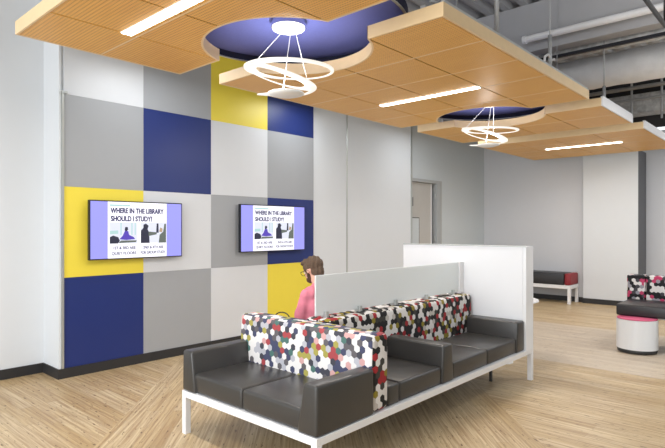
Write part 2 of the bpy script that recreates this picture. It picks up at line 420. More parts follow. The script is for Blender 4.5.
def screen(yc, zc, W, H, label):
    t = thing('wall_display', (-5.567, yc, zc), label, 'screen', 'displays on the coloured wall')
    xf = -5.487; y0, y1, z0, z1 = yc-W/2, yc+W/2, zc-H/2, zc+H/2
    part('wall_bracket', 'dark_metal', t, (-5.5665, -5.53, yc-.25, yc+.25, zc-.15, zc+.15), bev=.003)
    part('housing', 'bezel', t, (-5.53, xf, y0, y1, z0, z1), bev=.004)
    b = .012
    s = part('screen', 'sc_lilac', t, (xf-.001, xf+.0008, y0+b, y1-b, z0+b, z1-b))
    sy0 = y0+.178*W; sy1 = y0+.812*W; sw = sy1-sy0
    part('slide', 'sc_white', s, (xf, xf+.0016, sy0, sy1, z0+b, z1-b))
    X = xf+.0022
    part('slide_header', 'sc_teal', s, (xf, X, sy0+.03*sw, sy0+.36*sw, z1-.058*H/.62, z1-.040*H/.62))
    textmesh('heading', 'WHERE IN THE LIBRARY', .075, sy0+.045*sw, z1-.13*H/.62, X, 'sc_navy', s, sw*.90, offset=.0018)
    textmesh('heading', 'SHOULD I STUDY?', .075, sy0+.045*sw, z1-.215*H/.62, X, 'sc_navy', s, sw*.69, offset=.0018)
    # two little photographs on the slide
    for k in (0, 1):
        a = sy0 + (.03 if k == 0 else .54)*sw; w = .45*sw; zb = z0+.185*H/.62*.9; h = .225*H/.62
        bm = BM()
        box(bm, xf, X-.0003, a, a+w, zb, zb+h)
        P = lambda l: [(a+u*w, zb+v*h) for u, v in l]
        if k == 0:
            blob(bm, P([(0, 0), (.28, 0), (.36, .12), (.3, .3), (.12, .38), (0, .3)]), X+.0002, 1)
            blob(bm, P([(.34, .2), (.46, .36), (.55, .62), (.66, .58), (.7, .4), (.86, .3), (.92, .2), (.6, .16)]), X+.0004, 2)
            blob(bm, P([(.53, .62), (.6, .58), (.66, .66), (.64, .78), (.55, .78)]), X+.0006, 1)
            blob(bm, P([(.0, .44), (.3, .46), (.3, .62), (0, .6)]), X+.0002, 3)
            for q in (.38, .78, .9): blob(bm, P([(q, .4), (q+.04, .4), (q+.04, .98), (q, .98)]), X+.0003, 3)
            blob(bm, P([(.3, .02), (.95, .05), (.98, .14), (.4, .14)]), X+.0003, 4)
        else:
            blob(bm, P([(0, 0), (.34, 0), (.32, .5), (.26, .68), (.3, .84), (.2, .95), (.1, .9), (.1, .74), (0, .6)]), X+.0002, 1)
            blob(bm, P([(.3, .34), (.62, .42), (.62, .52), (.3, .56)]), X+.0004, 5)
            blob(bm, P([(.7, .0), (1, 0), (1, .95), (.93, .95), (.88, .55), (.74, .4)]), X+.0003, 5)
            blob(bm, P([(.6, .5), (.7, .5), (.69, .96), (.62, .96)]), X+.0003, 1)
            blob(bm, P([(.72, .55), (.84, .52), (.86, .7), (.76, .76)]), X+.0005, 6)
        obj('slide_photo', bm, [M[q] for q in ('sc_pale', 'sc_ink', 'sc_violet', 'sc_teal', 'sc_olive', 'sc_olive', 'sc_tan')], s)
    q = .042*H/.62
    textmesh('caption', '1ST & 3RD ARE', q, sy0+.08*sw, z0+.105*H/.62, X, 'sc_navy', s, sw*.36, offset=.0006)
    textmesh('caption', 'QUIET FLOORS', q, sy0+.06*sw, z0+.048*H/.62, X, 'sc_navy', s, sw*.40, offset=.0006)
    textmesh('caption', '2ND & 4TH ARE', q, sy0+.58*sw, z0+.105*H/.62, X, 'sc_navy', s, sw*.36, offset=.0006)
    textmesh('caption', 'FOR GROUP STUDY', q, sy0+.535*sw, z0+.048*H/.62, X, 'sc_navy', s, sw*.44, offset=.0006)
screen(2.892, 1.484, 1.075, .622, 'wall-mounted display in front of the yellow panel, left of the two screens')
screen(4.868, 1.503, 1.17, .628, 'wall-mounted display in front of the navy panel, right of the two screens')

# ------------------------------------------------------------------ wooden ceiling canopies
XS = [-4.275, -3.665, -3.06, -2.445, -1.83]; ZB = 2.90
HOLES = [(-3.06, 2.86), (-3.06, 6.34)]; HR = .655
def tile(x0, x1, y0, y1, parent):
    g = .007
    bm = BM(); box(bm, x0+g, x1-g, y0+g*.5, y1-g*.5, ZB, ZB+.02)
    hit = [h for h in HOLES if math.hypot(max(x0-h[0], 0, h[0]-x1), max(y0-h[1], 0, h[1]-y1)) < HR]
    if not hit: return obj('ceiling_tile', bm, 'wood', parent)
    me = bpy.data.meshes.new('t'); bm.to_mesh(me); bm.free()
    o = bpy.data.objects.new('t', me); C.objects.link(o); cut = []
    for h in hit:
        b2 = BM(); bmesh.ops.create_cone(b2, cap_ends=True, segments=96, radius1=HR, radius2=HR, depth=1, matrix=Matrix.Translation((h[0], h[1], ZB)))
        m2 = bpy.data.meshes.new('c'); b2.to_mesh(m2); b2.free(); co = bpy.data.objects.new('c', m2); C.objects.link(co); cut.append(co)
        md = o.modifiers.new('b', 'BOOLEAN'); md.object = co; md.operation = 'DIFFERENCE'; md.solver = 'EXACT'
    res = baked(o); b3 = bmesh.new(); b3.from_mesh(res)
    for c_ in cut + [o]: bpy.data.objects.remove(c_)
    if not b3.faces: b3.free(); return None
    return obj('ceiling_tile', b3, 'wood', parent)
def canopy(y0, ys, y1, label, rods=(), xr_=-1.81):
    XS = [-4.275, -3.665, -3.06, -2.445, xr_]
    e = .018
    t = thing('ceiling_canopy', (-3.05, (y0+y1)/2, ZB), label, 'ceiling canopy', 'wooden ceiling canopies')
    for i in range(4):
        for j in range(len(ys)-1):
            xa = XS[i] + (e if i == 0 else 0); xb = XS[i+1] - (e if i == 3 else 0)
            tile(xa, xb, ys[j] + (e if j == 0 else 0), ys[j+1] - (e if j == len(ys)-2 else 0), t)
    x0, x1 = XS[0], XS[-1]; zt = ZB+.095
    def spans(lo, hi, c, hc, other):      # parts of a joint left beside the round cut-outs
        out = [(lo, hi)]
        for h in HOLES:
            d_ = abs(c-h[hc])
            if d_ < HR:
                w_ = math.sqrt(HR*HR-d_*d_)+.02; nn = []
                for a_, b_ in out:
                    l_, r_ = h[other]-w_, h[other]+w_
                    if r_ <= a_ or l_ >= b_: nn.append((a_, b_)); continue
                    if l_ > a_: nn.append((a_, l_))
                    if r_ < b_: nn.append((r_, b_))
                out = nn
        return out
    for x in XS[1:-1]:
        for a_, b_ in spans(y0+e, y1-e, x, 0, 1): part('dark_joint', 'base', t, (x-.012, x+.012, a_, b_, ZB+.006, ZB+.0195))
    for y in ys[1:-1]:
        for a_, b_ in spans(x0+e, x1-e, y, 1, 0): part('joint_strip', 'ply', t, (a_, b_, y-.0065, y+.0065, ZB-.0015, ZB+.004))
    part('side_fascia', 'ply', t, (x0, x0+e, y0, y1, ZB-.001, zt), bev=.0015)
    part('side_fascia', 'ply' if y0 < 6 else 'white_metal', t, (x1-e, x1, y0+.001, y1, ZB-.001, zt), bev=.0015)
    for ye, s in ((y0, 1), (y1, -1)):
        hs = [h for h in HOLES if abs(ye-h[1]) < HR]
        a, b = sorted((ye, ye+s*e))
        if hs:
            w = math.sqrt(HR**2-(ye-hs[0][1])**2)
            part('end_fascia', 'ply', t, (x0+e, hs[0][0]-w, a, b, ZB-.001, zt), bev=.0015)
            part('end_fascia', 'ply', t, (hs[0][0]+w, x1-e, a, b, ZB-.001, zt), bev=.0015)
            # curved rim of the round cut-out
            bm = BM(); h = hs[0]; c0 = math.asin((ye-h[1])/HR)
            if s > 0: th0, th1 = c0, PI-c0           # canopy lies on the +y side
            else: th0, th1 = PI-c0, 2*PI+c0
            n = 48; prev = None
            for k in range(n+1):
                th = th0+(th1-th0)*k/n; cs, sn = math.cos(th), math.sin(th)
                q = [bm.verts.new((h[0]+r*cs, h[1]+r*sn, z)) for r, z in ((HR-.004, ZB-.002), (HR+.012, ZB-.002), (HR+.012, zt), (HR-.004, zt))]
                if prev:
                    for m_ in range(4): bm.faces.new((prev[m_], prev[(m_+1) % 4], q[(m_+1) % 4], q[m_]))
                prev = q
            bmesh.ops.recalc_face_normals(bm, faces=bm.faces[:])
            obj('round_rim', bm, 'ply', t, smooth=False)
        else:
            part('end_fascia', 'ply', t, (x0+e, x1-e, a, b, ZB-.001, zt), bev=.0015)
    # carriers on top and hanging rods up to the deck
    for xr in (-3.9, -2.0):
        part('carrier_rail', 'galv', t, (xr-.02, xr+.02, y0+.05, y1-.05, zt+.002, zt+.042))
    part('edge_channel', 'galv' if y0 < 6 else 'white_metal', t, (x1-.03, x1-.002, y0+.02, y1-.02, zt, zt+.018))
    for xr, yr, zt2 in rods:
        bm = BM(); cone(bm, (xr, yr, zt+.01), (xr, yr, ZC+.02), .006, .006, 8)
        if xr > -2.2: cone(bm, (xr, yr, zt+.01), (xr, yr, zt2), .019, .019, 10)
        obj('hanging_rod', bm, 'galv', t, smooth=True)
    return t
canopy(1.305, [1.305, 1.92, 2.65], 2.65, 'nearest wooden ceiling canopy, lit edge to the upper left of the room', [(-3.9, 1.6, ZC), (-2.0, 1.7, ZC)], -1.83)
canopy(3.08, [3.08, 3.69, 4.30, 4.91, 5.52, 6.13], 6.13, 'longest wooden ceiling canopy, between the two spiral pendants', [(-3.9, 3.6, ZC), (-1.93, 4.13, ZC), (-1.93, 5.31, 3.4), (-3.9, 5.6, ZC)])
canopy(6.55, [6.55, 7.17, 7.9], 7.9, 'third wooden ceiling canopy, beyond the smaller looking pendant', [(-1.93, 7.12, 3.26), (-3.9, 7.0, ZC)], -1.787)
canopy(8.42, [8.42, 9.03, 9.64, 10.25, 10.86], 10.86, 'farthest wooden ceiling canopy, close to the far wall', [ (-3.9, 9.5, ZC)], -1.758)

def linear(xa, xb, y, label):
    t = thing('linear_light', ((xa+xb)/2, y, ZB), label, 'ceiling light', 'recessed linear lights')
    part('trim_frame', 'white_metal', t, (xa-.01, xb+.01, y-.044, y+.044, ZB-.004, ZB+.03), bev=.001)
    part('diffuser', 'tube', t, (xa, xb, y-.037, y+.037, ZB-.010, ZB-.002), bev=.001)
linear(-3.66, -2.46, 1.835, 'lit linear lamp set in the nearest wooden canopy, leftmost of three')
linear(-3.655, -2.46, 4.86, 'lit linear lamp set in the longest wooden canopy')
linear(-3.52, -2.31, 9.50, 'lit linear lamp set in the farthest wooden canopy')

for (cx, cy), lab in zip(HOLES, ('navy felt disc above the round cut-out of the nearest canopy', 'navy felt disc above the round cut-out farther from the viewer')):
    t = thing('acoustic_disc', (cx, cy, 3.10), lab, 'acoustic ceiling disc', 'navy discs above the canopies')
    r = .93
    bm = BM(); lathe(bm, [(0, 3.125), (r-.012, 3.125), (r-.012, 3.15), (0, 3.15)], cx, cy, 72); obj('disc', bm, 'navy_ceiling', t)
    bm = BM(); lathe(bm, [(r-.012, 3.07), (r, 3.07), (r, 3.155), (r-.012, 3.155), (r-.012, 3.07)], cx, cy, 72); obj('rim', bm, 'navy_rim', t, smooth=False)
    bm = BM(); lathe(bm, [(r-.013, 3.062), (r+.004, 3.062), (r+.004, 3.07), (r-.013, 3.07), (r-.013, 3.062)], cx, cy, 72); obj('edge_strip', bm, 'trim', t)
    for k in range(3):
        a = k*2*PI/3+.5; bm = BM(); cone(bm, (cx+.8*math.cos(a), cy+.8*math.sin(a), 3.15), (cx+.8*math.cos(a), cy+.8*math.sin(a), ZC), .005, .005, 8); obj('hanging_rod', bm, 'galv', t)

# ------------------------------------------------------------------ spiral pendants
def ribbon_ring(bm, c, R, w, ax, tilt, zc, th=.012, n=72, a0=0, a1=2*PI, k_=.06, sk=0):
    """flat annulus, tilted so that its far end along ax sinks"""
    ax = Vector((ax[0], ax[1], 0)).normalized(); ay = Vector((-ax.y, ax.x, 0))
    prev = None; first = None
    full = abs(a1-a0-2*PI) < 1e-6
    cnt = n if full else n+1
    rings = []
    for k in range(cnt):
        a = a0+(a1-a0)*k/n
        wk = w*(.68-.42*math.cos(a-sk))
        q = []
        for r, dz in ((R, 0), (R-wk, -.003), (R-wk, th*.5), (R, th)):
            u = r*math.cos(a)+(R*0); v = r*math.sin(a)
            z = zc - tilt*(u+R)/(2*R) + dz + k_*v
            p = Vector((c[0], c[1], 0)) + ax*u + ay*v
            q.append(bm.verts.new((p.x, p.y, z)))
        rings.append(q)
    m = len(rings)
    for i in range(m if full else m-1):
        a, b = rings[i], rings[(i+1) % m]
        for k in range(4): bm.faces.new((a[k], b[k], b[(k+1) % 4], a[(k+1) % 4]))
    if not full: bm.faces.new(rings[0]); bm.faces.new(rings[-1][::-1])
def pendant(cx, cy, label, ang, dz):
    t = thing('spiral_pendant', (cx, cy, 2.5), label, 'pendant lamp', 'white spiral pendant lamps')
    ax = Vector((math.cos(ang), math.sin(ang), 0))
    P = lambda u, z, v=0: (cx+ax.x*u-ax.y*v, cy+ax.y*u+ax.x*v, z+dz)
    bm = BM()
    ribbon_ring(bm, P(.005, 0)[:2], .352, .088, ax, .02, 2.752+dz, sk=.5)
    ribbon_ring(bm, P(-.062, 0)[:2], .282, .092, ax, .165, 2.765+dz, sk=2.6, k_=.02)
    ribbon_ring(bm, P(.03, 0)[:2], .19, .042, ax, -.045, 2.555+dz, a0=-.35, a1=PI+.1, k_=0, sk=PI)
    bmesh.ops.recalc_face_normals(bm, faces=bm.faces[:])
    obj('spiral_ring', bm, 'pirce', t, smooth=False)
    bm = BM(); lathe(bm, [(0, 2.535+dz), (.08, 2.538+dz), (.14, 2.555+dz), (.142, 2.563+dz), (.12, 2.568+dz), (0, 2.57+dz)], *P(-.02, 0)[:2], 48)
    obj('lamp_dish', bm, 'white_lam', t, smooth=True)
    bm = BM(); zz = 2.552; q = [P(u, z_, v_) for u, v_ in ((-.10, .06), (-.235, .012), (-.25, 0), (-.235, -.012), (-.10, -.05)) for z_ in (zz, zz+.01)]
    vv = [bm.verts.new(p_) for p_ in q]; bm.faces.new(vv[0::2]); bm.faces.new(vv[1::2][::-1])
    for i_ in range(5): j_ = (i_+1) % 5; bm.faces.new((vv[2*i_], vv[2*i_+1], vv[2*j_+1], vv[2*j_]))
    bmesh.ops.recalc_face_normals(bm, faces=bm.faces[:]); obj('dish_tip', bm, 'pirce', t)
    bm = BM(); lathe(bm, [(0, 3.063), (.125, 3.063), (.128, 3.07), (.128, 3.075), (0, 3.075)], cx, cy, 48); obj('canopy_diffuser', bm, 'canopy_lit', t)
    bm = BM(); lathe(bm, [(.118, 3.075), (.135, 3.075), (.135, 3.124), (0, 3.124)], cx, cy, 48); obj('canopy', bm, 'chrome', t, smooth=False)
    for a, b in (((.02, 3.064), (-.045, 2.57)), ((.05, 3.064), (.11, 2.76)), ((-.03, 3.064), (-.31, 2.765))):
        v = {0: 0}.get(0); v2 = .0 if a[0] == .02 else (.27 if a[0] == .05 else .0)
        bm = BM(); p0 = Vector((cx+ax.x*a[0], cy+ax.y*a[0], a[1])); p1 = Vector(P(b[0], b[1]-0, v2))
        cone(bm, p0, p1, .003, .003, 6); obj('suspension_cable', bm, 'white_metal', t)
pendant(-3.06, 2.86, 'large white spiral pendant lamp hanging in front of the coloured wall', math.radians(38), 0)
pendant(-3.06, 6.34, 'white spiral pendant lamp farther away, below the second navy disc', math.radians(38), 0)

# ------------------------------------------------------------------ services above the canopies
bm = BM(); cone(bm, (-2.72, 6.62, 3.885), (XR, 6.62, 3.885), .042, .042, 20); cone(bm, (-2.74, 6.62, 3.885), (-2.70, 6.62, 3.885), .052, .052, 20)
tag(obj('sprinkler_pipe', bm, 'white_metal', smooth=False), 'pale grey pipe with capped end running below the deep beam', 'pipe')
bm = BM()
n = 60
pts = [(-2.75+i*(XR+2.75)/n, 7.25, 3.82+.008*math.sin(i*1.7)) for i in range(n+1)]
tube(bm, pts, .085, 14)
tag(obj('flexible_duct', bm, 'foil', smooth=True), 'thin foil covered duct just behind the deep beam', 'duct')
bm = BM(); n = 90; R0 = .225; rings = []
for i in range(n+1):
    x = -3.4+i*(XR+3.4)/n
    rr = R0*(1+.025*math.sin(i*.9)*math.sin(i*.37)) * (1.03 if i % 15 == 0 else 1)
    rings.append([bm.verts.new((x, 8.05+rr*math.cos(2*PI*k/28), 3.70+rr*math.sin(2*PI*k/28))) for k in range(28)])
for a, b in zip(rings, rings[1:]):
    for k in range(28): bm.faces.new((a[k], b[k], b[(k+1) % 28], a[(k+1) % 28]))
bm.faces.new(rings[0]); bm.faces.new(rings[-1][::-1])
bmesh.ops.recalc_face_normals(bm, faces=bm.faces[:])
du = tag(obj('round_duct', bm, 'duct_wrap', smooth=True), 'large round insulated duct crossing above the wooden canopies', 'duct')
bm = BM(); box(bm, -4.6, -3.41, 7.75, 8.35, 3.45, 3.95, .01)
tag(obj('duct_box', bm, 'galv'), 'square metal box at the end of the round duct', 'duct box')
bm = BM(); box(bm, -3.7, XR, 10.9, 11.3, 3.6, 3.95, .01); box(bm, -3.5, -3.46, 10.88, 11.32, 3.94, ZC+.05); box(bm, -1.5, -1.46, 10.88, 11.32, 3.94, ZC+.05); box(bm, .5, .54, 10.88, 11.32, 3.94, ZC+.05); tag(obj('rectangular_duct', bm, 'foil'), 'dull metal rectangular duct behind the round duct', 'duct')
bm = BM(); cone(bm, (-2.9, 9.0, 3.62), (XR, 9.0, 3.62), .03, .03, 12); tag(obj('conduit', bm, 'galv', smooth=True), 'thin metal pipe running behind the round duct', 'pipe')
bm = BM(); cone(bm, (-1.15, 3.5, 3.6), (-1.15, 6.4, 3.6), .022, .022, 10); cone(bm, (-1.15, 6.38, 3.6), (-1.15, 6.38, ZC), .012, .012, 8); tag(obj('black_hose', bm, 'black_plastic', smooth=True), 'black pipe under the roof in the upper right corner of the view', 'pipe')
bm = BM(); tube(bm, [(-1.98, 3.2+i*.16, 3.085+.012*math.sin(i*1.1)) for i in range(18)], .014, 8)
tag(obj('cable_conduit', bm, 'galv', smooth=True), 'thin grey conduit lying along the edge of the longest canopy', 'conduit')
bm = BM(); tube(bm, [(-1.93, 5.15, 3.06), (-1.93, 5.18, 3.16), (-1.93, 5.26, 3.2), (-1.93, 5.34, 3.16), (-1.93, 5.42, 3.19)], .012, 8)
tag(obj('cable_whip', bm, 'white_metal', smooth=True), 'short bent white cable above the longest canopy by a rod', 'cable')
bm = BM(); cone(bm, (-3.6, 10.3, 3.72), (XR, 10.3, 3.72), .025, .025, 10)
for x in (-3.1, -2.35, -1.9): cone(bm, (x, 10.3, 3.35 if x > -3 else 3.7), (x, 10.3, ZC), .018, .018, 8)
tag(obj('support_rail', bm, 'galv'), 'thin metal rail with vertical rods in the dark space above the farthest canopy', 'rail')
bm = BM(); box(bm, -3.3, XR, 7.02, 7.06, 3.70, 3.74); box(bm, -3.3, XR, 7.48, 7.53, 3.95, 4.05); tag(obj('gap_bar', bm, 'bezel'), 'dark bars drawn for the gaps beside the foil covered duct', 'bar')  # added dark bars drawn for the dark gaps under pipe and duct

# a bag on the seat behind the near backrest; only its handle shows above it
G = thing('tote_bag', (-3.31, 3.04, .456), 'dark bag whose thin handle shows above the patterned back beside the person', 'bag')
bm = BM(); hull(bm, [(-3.41, 3.0, .457), (-3.39, 3.015, .70), (-3.41, 3.09, .457), (-3.39, 3.075, .70), (-3.21, 3.0, .457), (-3.23, 3.015, .70), (-3.21, 3.09, .457), (-3.23, 3.075, .70)], .012, 3)
smooth_shade(obj('bag_body', bm, 'leather_black', G), 60)
bm = BM(); tube(bm, [(-3.31+.07*math.cos(PI*k/16), 3.02+.03*math.cos(PI*k/16), 0.69+.108*math.sin(PI*k/16)**.6) for k in range(17)], .005, 8); obj('bag_handle', bm, 'black_plastic', G, smooth=True)

# ------------------------------------------------------------------ the settee
S = thing('modular_settee', (-2.755, 3.7, 0), 'back-to-back charcoal lounge settee with hexagon patterned backs on a white frame', 'settee')
fx0, fx1, fy0, fy1 = -3.44, -2.07, 2.15, 5.25; tk = .045
part('base_frame', 'white_metal', S, (fx0, fx1, fy0, fy0+tk, .27, .316), (fx0, fx1, fy1-tk, fy1, .27, .316), (fx0, fx0+tk, fy0+tk, fy1-tk, .27, .316), (fx1-tk, fx1, fy0+tk, fy1-tk, .27, .316), (-2.78, -2.73, fy0+tk, fy1-tk, .275, .312), bev=.002)
for x in (fx0, fx1-tk):
    for y in (fy0, fy1-tk): part('leg', 'white_metal', S, (x, x+tk, y, y+tk, 0, .272), bev=.002)
part('leg', 'dark_metal', S, (-2.37, -2.345, 4.90, 4.925, 0, .275), bev=.002)
part('leg', 'dark_metal', S, (-3.12, -3.08, 3.68, 3.72, 0, .275), bev=.002)
part('seat_deck', 'dark_metal', S, (fx0+tk, fx1-tk, fy0+tk, fy1-.2, .3, .322))
ZS = .318
# front settee (faces the camera side, -y)
def cushion(x0, x1, y0, y1, z0=ZS, z1=.455, bev=.022, name='seat_cushion', m='leather'):
    bm = BM(); box(bm, x0, x1, y0, y1, z0, z1, bev, 4); o = obj(name, bm, m, S); smooth_shade(o, 60); return o
cushion(-3.335, -2.762, 2.165, 2.68); cushion(-2.758, -2.18, 2.165, 2.68)
def arm8(pts, name='armrest'):
    bm = BM(); hull(bm, pts, .018, 4); o = obj(name, bm, 'leather', S); smooth_shade(o, 60)
za = .61
# left arm: inner side slopes
arm8([(-3.44, 2.15, ZS), (-3.44, 2.155, za), (-3.44, 2.68, ZS), (-3.44, 2.68, za), (-3.275, 2.15, ZS), (-3.325, 2.155, za), (-3.275, 2.68, ZS), (-3.325, 2.68, za)])
arm8([(-2.235, 2.15, ZS), (-2.185, 2.155, za), (-2.235, 2.68, ZS), (-2.185, 2.68, za), (-2.072, 2.15, ZS), (-2.072, 2.155, za), (-2.072, 2.68, ZS), (-2.072, 2.68, za)])
def back(x0, x1, y0, y1, z0, z1, lean=(0, 0), m='hex', bev=.038):
    bm = BM()
    # a slab subdivided and lightly padded
    hull(bm, [(x0, y0, z0), (x0+lean[0], y0+lean[1], z1), (x0, y1, z0), (x0, y1, z1), (x1, y0, z0), (x1, y0+lean[1], z1), (x1, y1, z0), (x1, y1, z1)] if lean[1] else
         [(x0, y0, z0), (x0+max(lean[0], 0), y0, z1), (x0, y1, z0), (x0+max(lean[0], 0), y1, z1), (x1, y0, z0), (x1+min(lean[0], 0), y0, z1), (x1, y1, z0), (x1+min(lean[0], 0), y1, z1)], bev, 4)
    for f in bm.faces: f.material_index = 0
    o = obj('backrest', bm, m, S, uv=True); smooth_shade(o, 60); return o
bf = back(-3.435, -2.078, 2.655, 2.85, ZS, .818, (0, .02), ['hex', 'hex_dark'])
# the end face of the upholstered back towards +x gets the darker palette
me = bf.data
for p in me.polygons:
    if p.normal.x > .7: p.material_index = 1
# side settees: +x side, and its mirror on the -x side
def side(mir):
    X = (lambda a: -5.51-a) if mir else (lambda a: a)
    def bx(x0, x1): a, b = X(x0), X(x1); return (min(a, b), max(a, b))
    a, b = bx(-2.62, -2.095)
    cushion(a, b, 2.86, 2.985, ZS, .452, .012, 'filler_cushion')
    cushion(a, b, 2.99, 3.54); cushion(a, b, 3.71, 4.30, bev=.02); cushion(a, b, 4.304, 4.895, bev=.02)
    xi, xo = X(-2.63), X(-2.085)
    def arm(y0b, y1b, y0, y1):
        if not mir: arm8([(xi, y0b, ZS), (xi, y0, za), (xi, y1b, ZS), (xi, y1, za), (xo, y0b, ZS), (xo, y0, za), (xo, y1b, ZS), (xo, y1, za)])
        else: arm8([(xo, y0b, ZS), (xo, y0, za), (xo, y1b, ZS), (xo, y1, za), (xi, y0b, ZS), (xi, y0, za), (xi, y1b, ZS), (xi, y1, za)])
    arm(3.54, 3.71, 3.56, 3.69); arm(4.89, 5.065, 4.915, 5.065)
    a, b = bx(-2.762, -2.60)
    back(a, b, 2.852, 5.05, ZS, .828, ((-.035 if not mir else .035), 0), 'hex_dark')
side(False); side(True)
# end panel
bm = BM(); box(bm, -3.50, -2.105, 5.07, 5.085, .3165, 1.325, .002); box(bm, -2.104, -2.07, 5.07, 5.248, .3165, 1.325, .002); box(bm, -3.50, -2.105, 5.232, 5.248, .3165, 1.325, .002); box(bm, -3.50, -3.48, 5.086, 5.23, .3165, 1.325); box(bm, -3.48, -2.105, 5.086, 5.231, 1.307, 1.325)
ep = obj('end_panel', bm, 'white_lam', S)
part('panel_edge', 'trim', ep, (-3.502, -2.072, 5.066, 5.0695, 1.318, 1.328))
# frosted screen on clips
sc = part('privacy_screen', 'frost', S, (-2.761, -2.749, 2.845, 4.985, .845, 1.15), bev=.003)
for y in (2.95, 3.35, 3.85, 4.35, 4.85):
    part('screen_clip', 'trim', sc, (-2.785, -2.725, y-.016, y+.016, .826, .872), bev=.003)
part('screen_bracket', 'white_metal', sc, (-2.775, -2.735, 4.985, 5.069, .835, 1.152), bev=.002)

# ------------------------------------------------------------------ small table behind the end panel
T = thing('side_table', (-2.60, 5.72, 0), 'small round white side table mostly hidden behind the white end panel', 'side table')
bm = BM(); lathe(bm, [(0, .69), (.36, .69), (.38, .70), (.375, .712), (0, .714)], -2.60, 5.72, 56); obj('table_top', bm, 'white_lam', T)
bm = BM(); cone(bm, (-2.60, 5.72, .012), (-2.60, 5.72, .69), .025, .025); obj('pole', bm, 'white_metal', T, smooth=False)
bm = BM(); lathe(bm, [(0, .0), (.11, .0), (.11, .008), (.03, .016), (0, .016)], -2.60, 5.72, 48); obj('base', bm, 'white_metal', T)

# ------------------------------------------------------------------ bench at the far wall
B = thing('wall_bench', (-4.3, 11.15, 0), 'low black upholstered bench with red end on a white frame by the far wall', 'bench')
b0, b1 = -5.05, -3.575; yb0, yb1 = 10.92, 11.42
part('frame', 'white_metal', B, (b0, b1, yb0, yb0+.05, .30, .37), (b0, b1, yb1-.05, yb1, .30, .37), (b0, b0+.05, yb0+.05, yb1-.05, .30, .37), (b1-.05, b1, yb0+.05, yb1-.05, .30, .37), bev=.002)
for x in (b0, b1-.055):
    for y in (yb0, yb1-.055): part('leg', 'white_metal', B, (x, x+.055, y, y+.055, 0, .302), bev=.002)
bm = BM(); box(bm, b0, b1-.12, yb0, yb1-.01, .371, .605, .02, 3); smooth_shade(obj('cushion', bm, 'leather_black', B), 60)
bm = BM(); box(bm, b1-.118, b1, yb0, yb1-.01, .371, .605, .03, 3); smooth_shade(tag(obj('cushion_end', bm, 'red_vinyl', B), 'red bench end'), 60)

# ------------------------------------------------------------------ right settee and drum
R = thing('patterned_settee', (-1.0, 7.7, 0), 'black settee with white, black and pink patterned back at the right edge', 'settee')
r0, r1 = -1.84, 0.1
bm = BM(); box(bm, r0, r0+.98, 7.29, 8.02, .426, .565, .02, 3); smooth_shade(obj('seat_cushion', bm, 'leather_black', R), 60)
bm = BM(); box(bm, r0+.985, r1, 7.29, 8.02, .426, .565, .02, 3); smooth_shade(obj('seat_cushion', bm, 'leather_black', R), 60)
for a, b in ((r0-.03, r0+.185), (r0+.19, r0+.98), (r0+.985, r1)):
    bm = BM(); box(bm, a, b, 7.93, 8.10, .50, .885, .022, 3); smooth_shade(obj('backrest', bm, 'hex_pink', R, uv=True), 60)
part('frame', 'white_metal', R, (r0+.03, r1, 7.56, 7.60, .375, .419), (r0+.03, r1, 8.02, 8.06, .375, .498), (r0+.03, r0+.07, 7.60, 8.02, .375, .419), bev=.002)
for x in (r0+.5, r1-.1):
    for y in (7.56, 8.02): part('leg', 'dark_metal', R, (x, x+.04, y, y+.04, 0, .376), bev=.002)
D = thing('drum_stool', (-1.607, 7.30, 0), 'round white drum stool with pink top standing before the patterned settee', 'stool')
cx, cy = -1.607, 7.30; rr = .224
bm = BM(); lathe(bm, [(rr, .05), (rr, .398), (rr-.01, .402), (0, .402), (0, .05), (rr, .05)], cx, cy, 56); smooth_shade(obj('drum_body', bm, 'drum', D), 50)
bm = BM(); lathe(bm, [(0, .402), (rr-.006, .404), (rr-.004, .413), (rr-.02, .421), (0, .423)], cx, cy, 56); smooth_shade(tag(obj('seat_pad', bm, 'pink', D), 'pink stool top'), 50)
bm = BM(); lathe(bm, [(0, .012), (rr-.012, .012), (rr-.006, .03), (rr-.006, .049), (0, .049)], cx, cy, 56); obj('base_ring', bm, 'dark_metal', D)
for k in range(4):
    a = PI/4+k*PI/2; bm = BM(); cone(bm, (cx+.16*math.cos(a), cy+.16*math.sin(a), 0), (cx+.16*math.cos(a), cy+.16*math.sin(a), .0125), .018, .018, 14); obj('foot', bm, 'black_plastic', D)

# ------------------------------------------------------------------ the seated person
PX, PY = -3.17, 3.385
def pw(f, l, z): return Vector((PX-f, PY-l, z if z < .6 else .6+(z-.6)*.94))
PE = thing('person', (PX, PY, 0), 'bearded person in a pink shirt with glasses seated behind the settee back, looking down', 'person')
def remeshed(name, bm, m, vox, it=3, parent=PE):
    me = bpy.data.meshes.new('tmp'); bm.to_mesh(me); bm.free(); o = bpy.data.objects.new('tmp', me); C.objects.link(o)
    md = o.modifiers.new('r', 'REMESH'); md.mode = 'VOXEL'; md.voxel_size = vox
    sm = o.modifiers.new('s', 'SMOOTH'); sm.factor = .5; sm.iterations = it
    res = baked(o); bpy.data.objects.remove(o); b = bmesh.new(); b.from_mesh(res)
    return obj(name, b, m, parent, smooth=True)
HC = pw(.135, 0, 1.165); HT = Matrix.Rotation(math.radians(-24), 4, 'Y')     # face tips down towards -x
def hp(f, l, z):          # head-local: f forward, l left, z up
    return HC + HT.to_3x3() @ (Vector((-f, -l, z))*.95)
def hell(bm, f, l, z, rf, rl, rz, n=14):
    mt = Matrix.Translation(hp(f, l, z)) @ HT @ Matrix.Diagonal((rf*.95, rl*.95, rz*.95, 1))
    bmesh.ops.create_uvsphere(bm, u_segments=n*2, v_segments=n, radius=1, matrix=mt)
chest = pw(.055, 0, .86)
bm = BM()
hell(bm, -.012, 0, .025, .095, .076, .088); hell(bm, .03, 0, -.035, .064, .058, .078); hell(bm, .055, 0, -.085, .034, .034, .026)
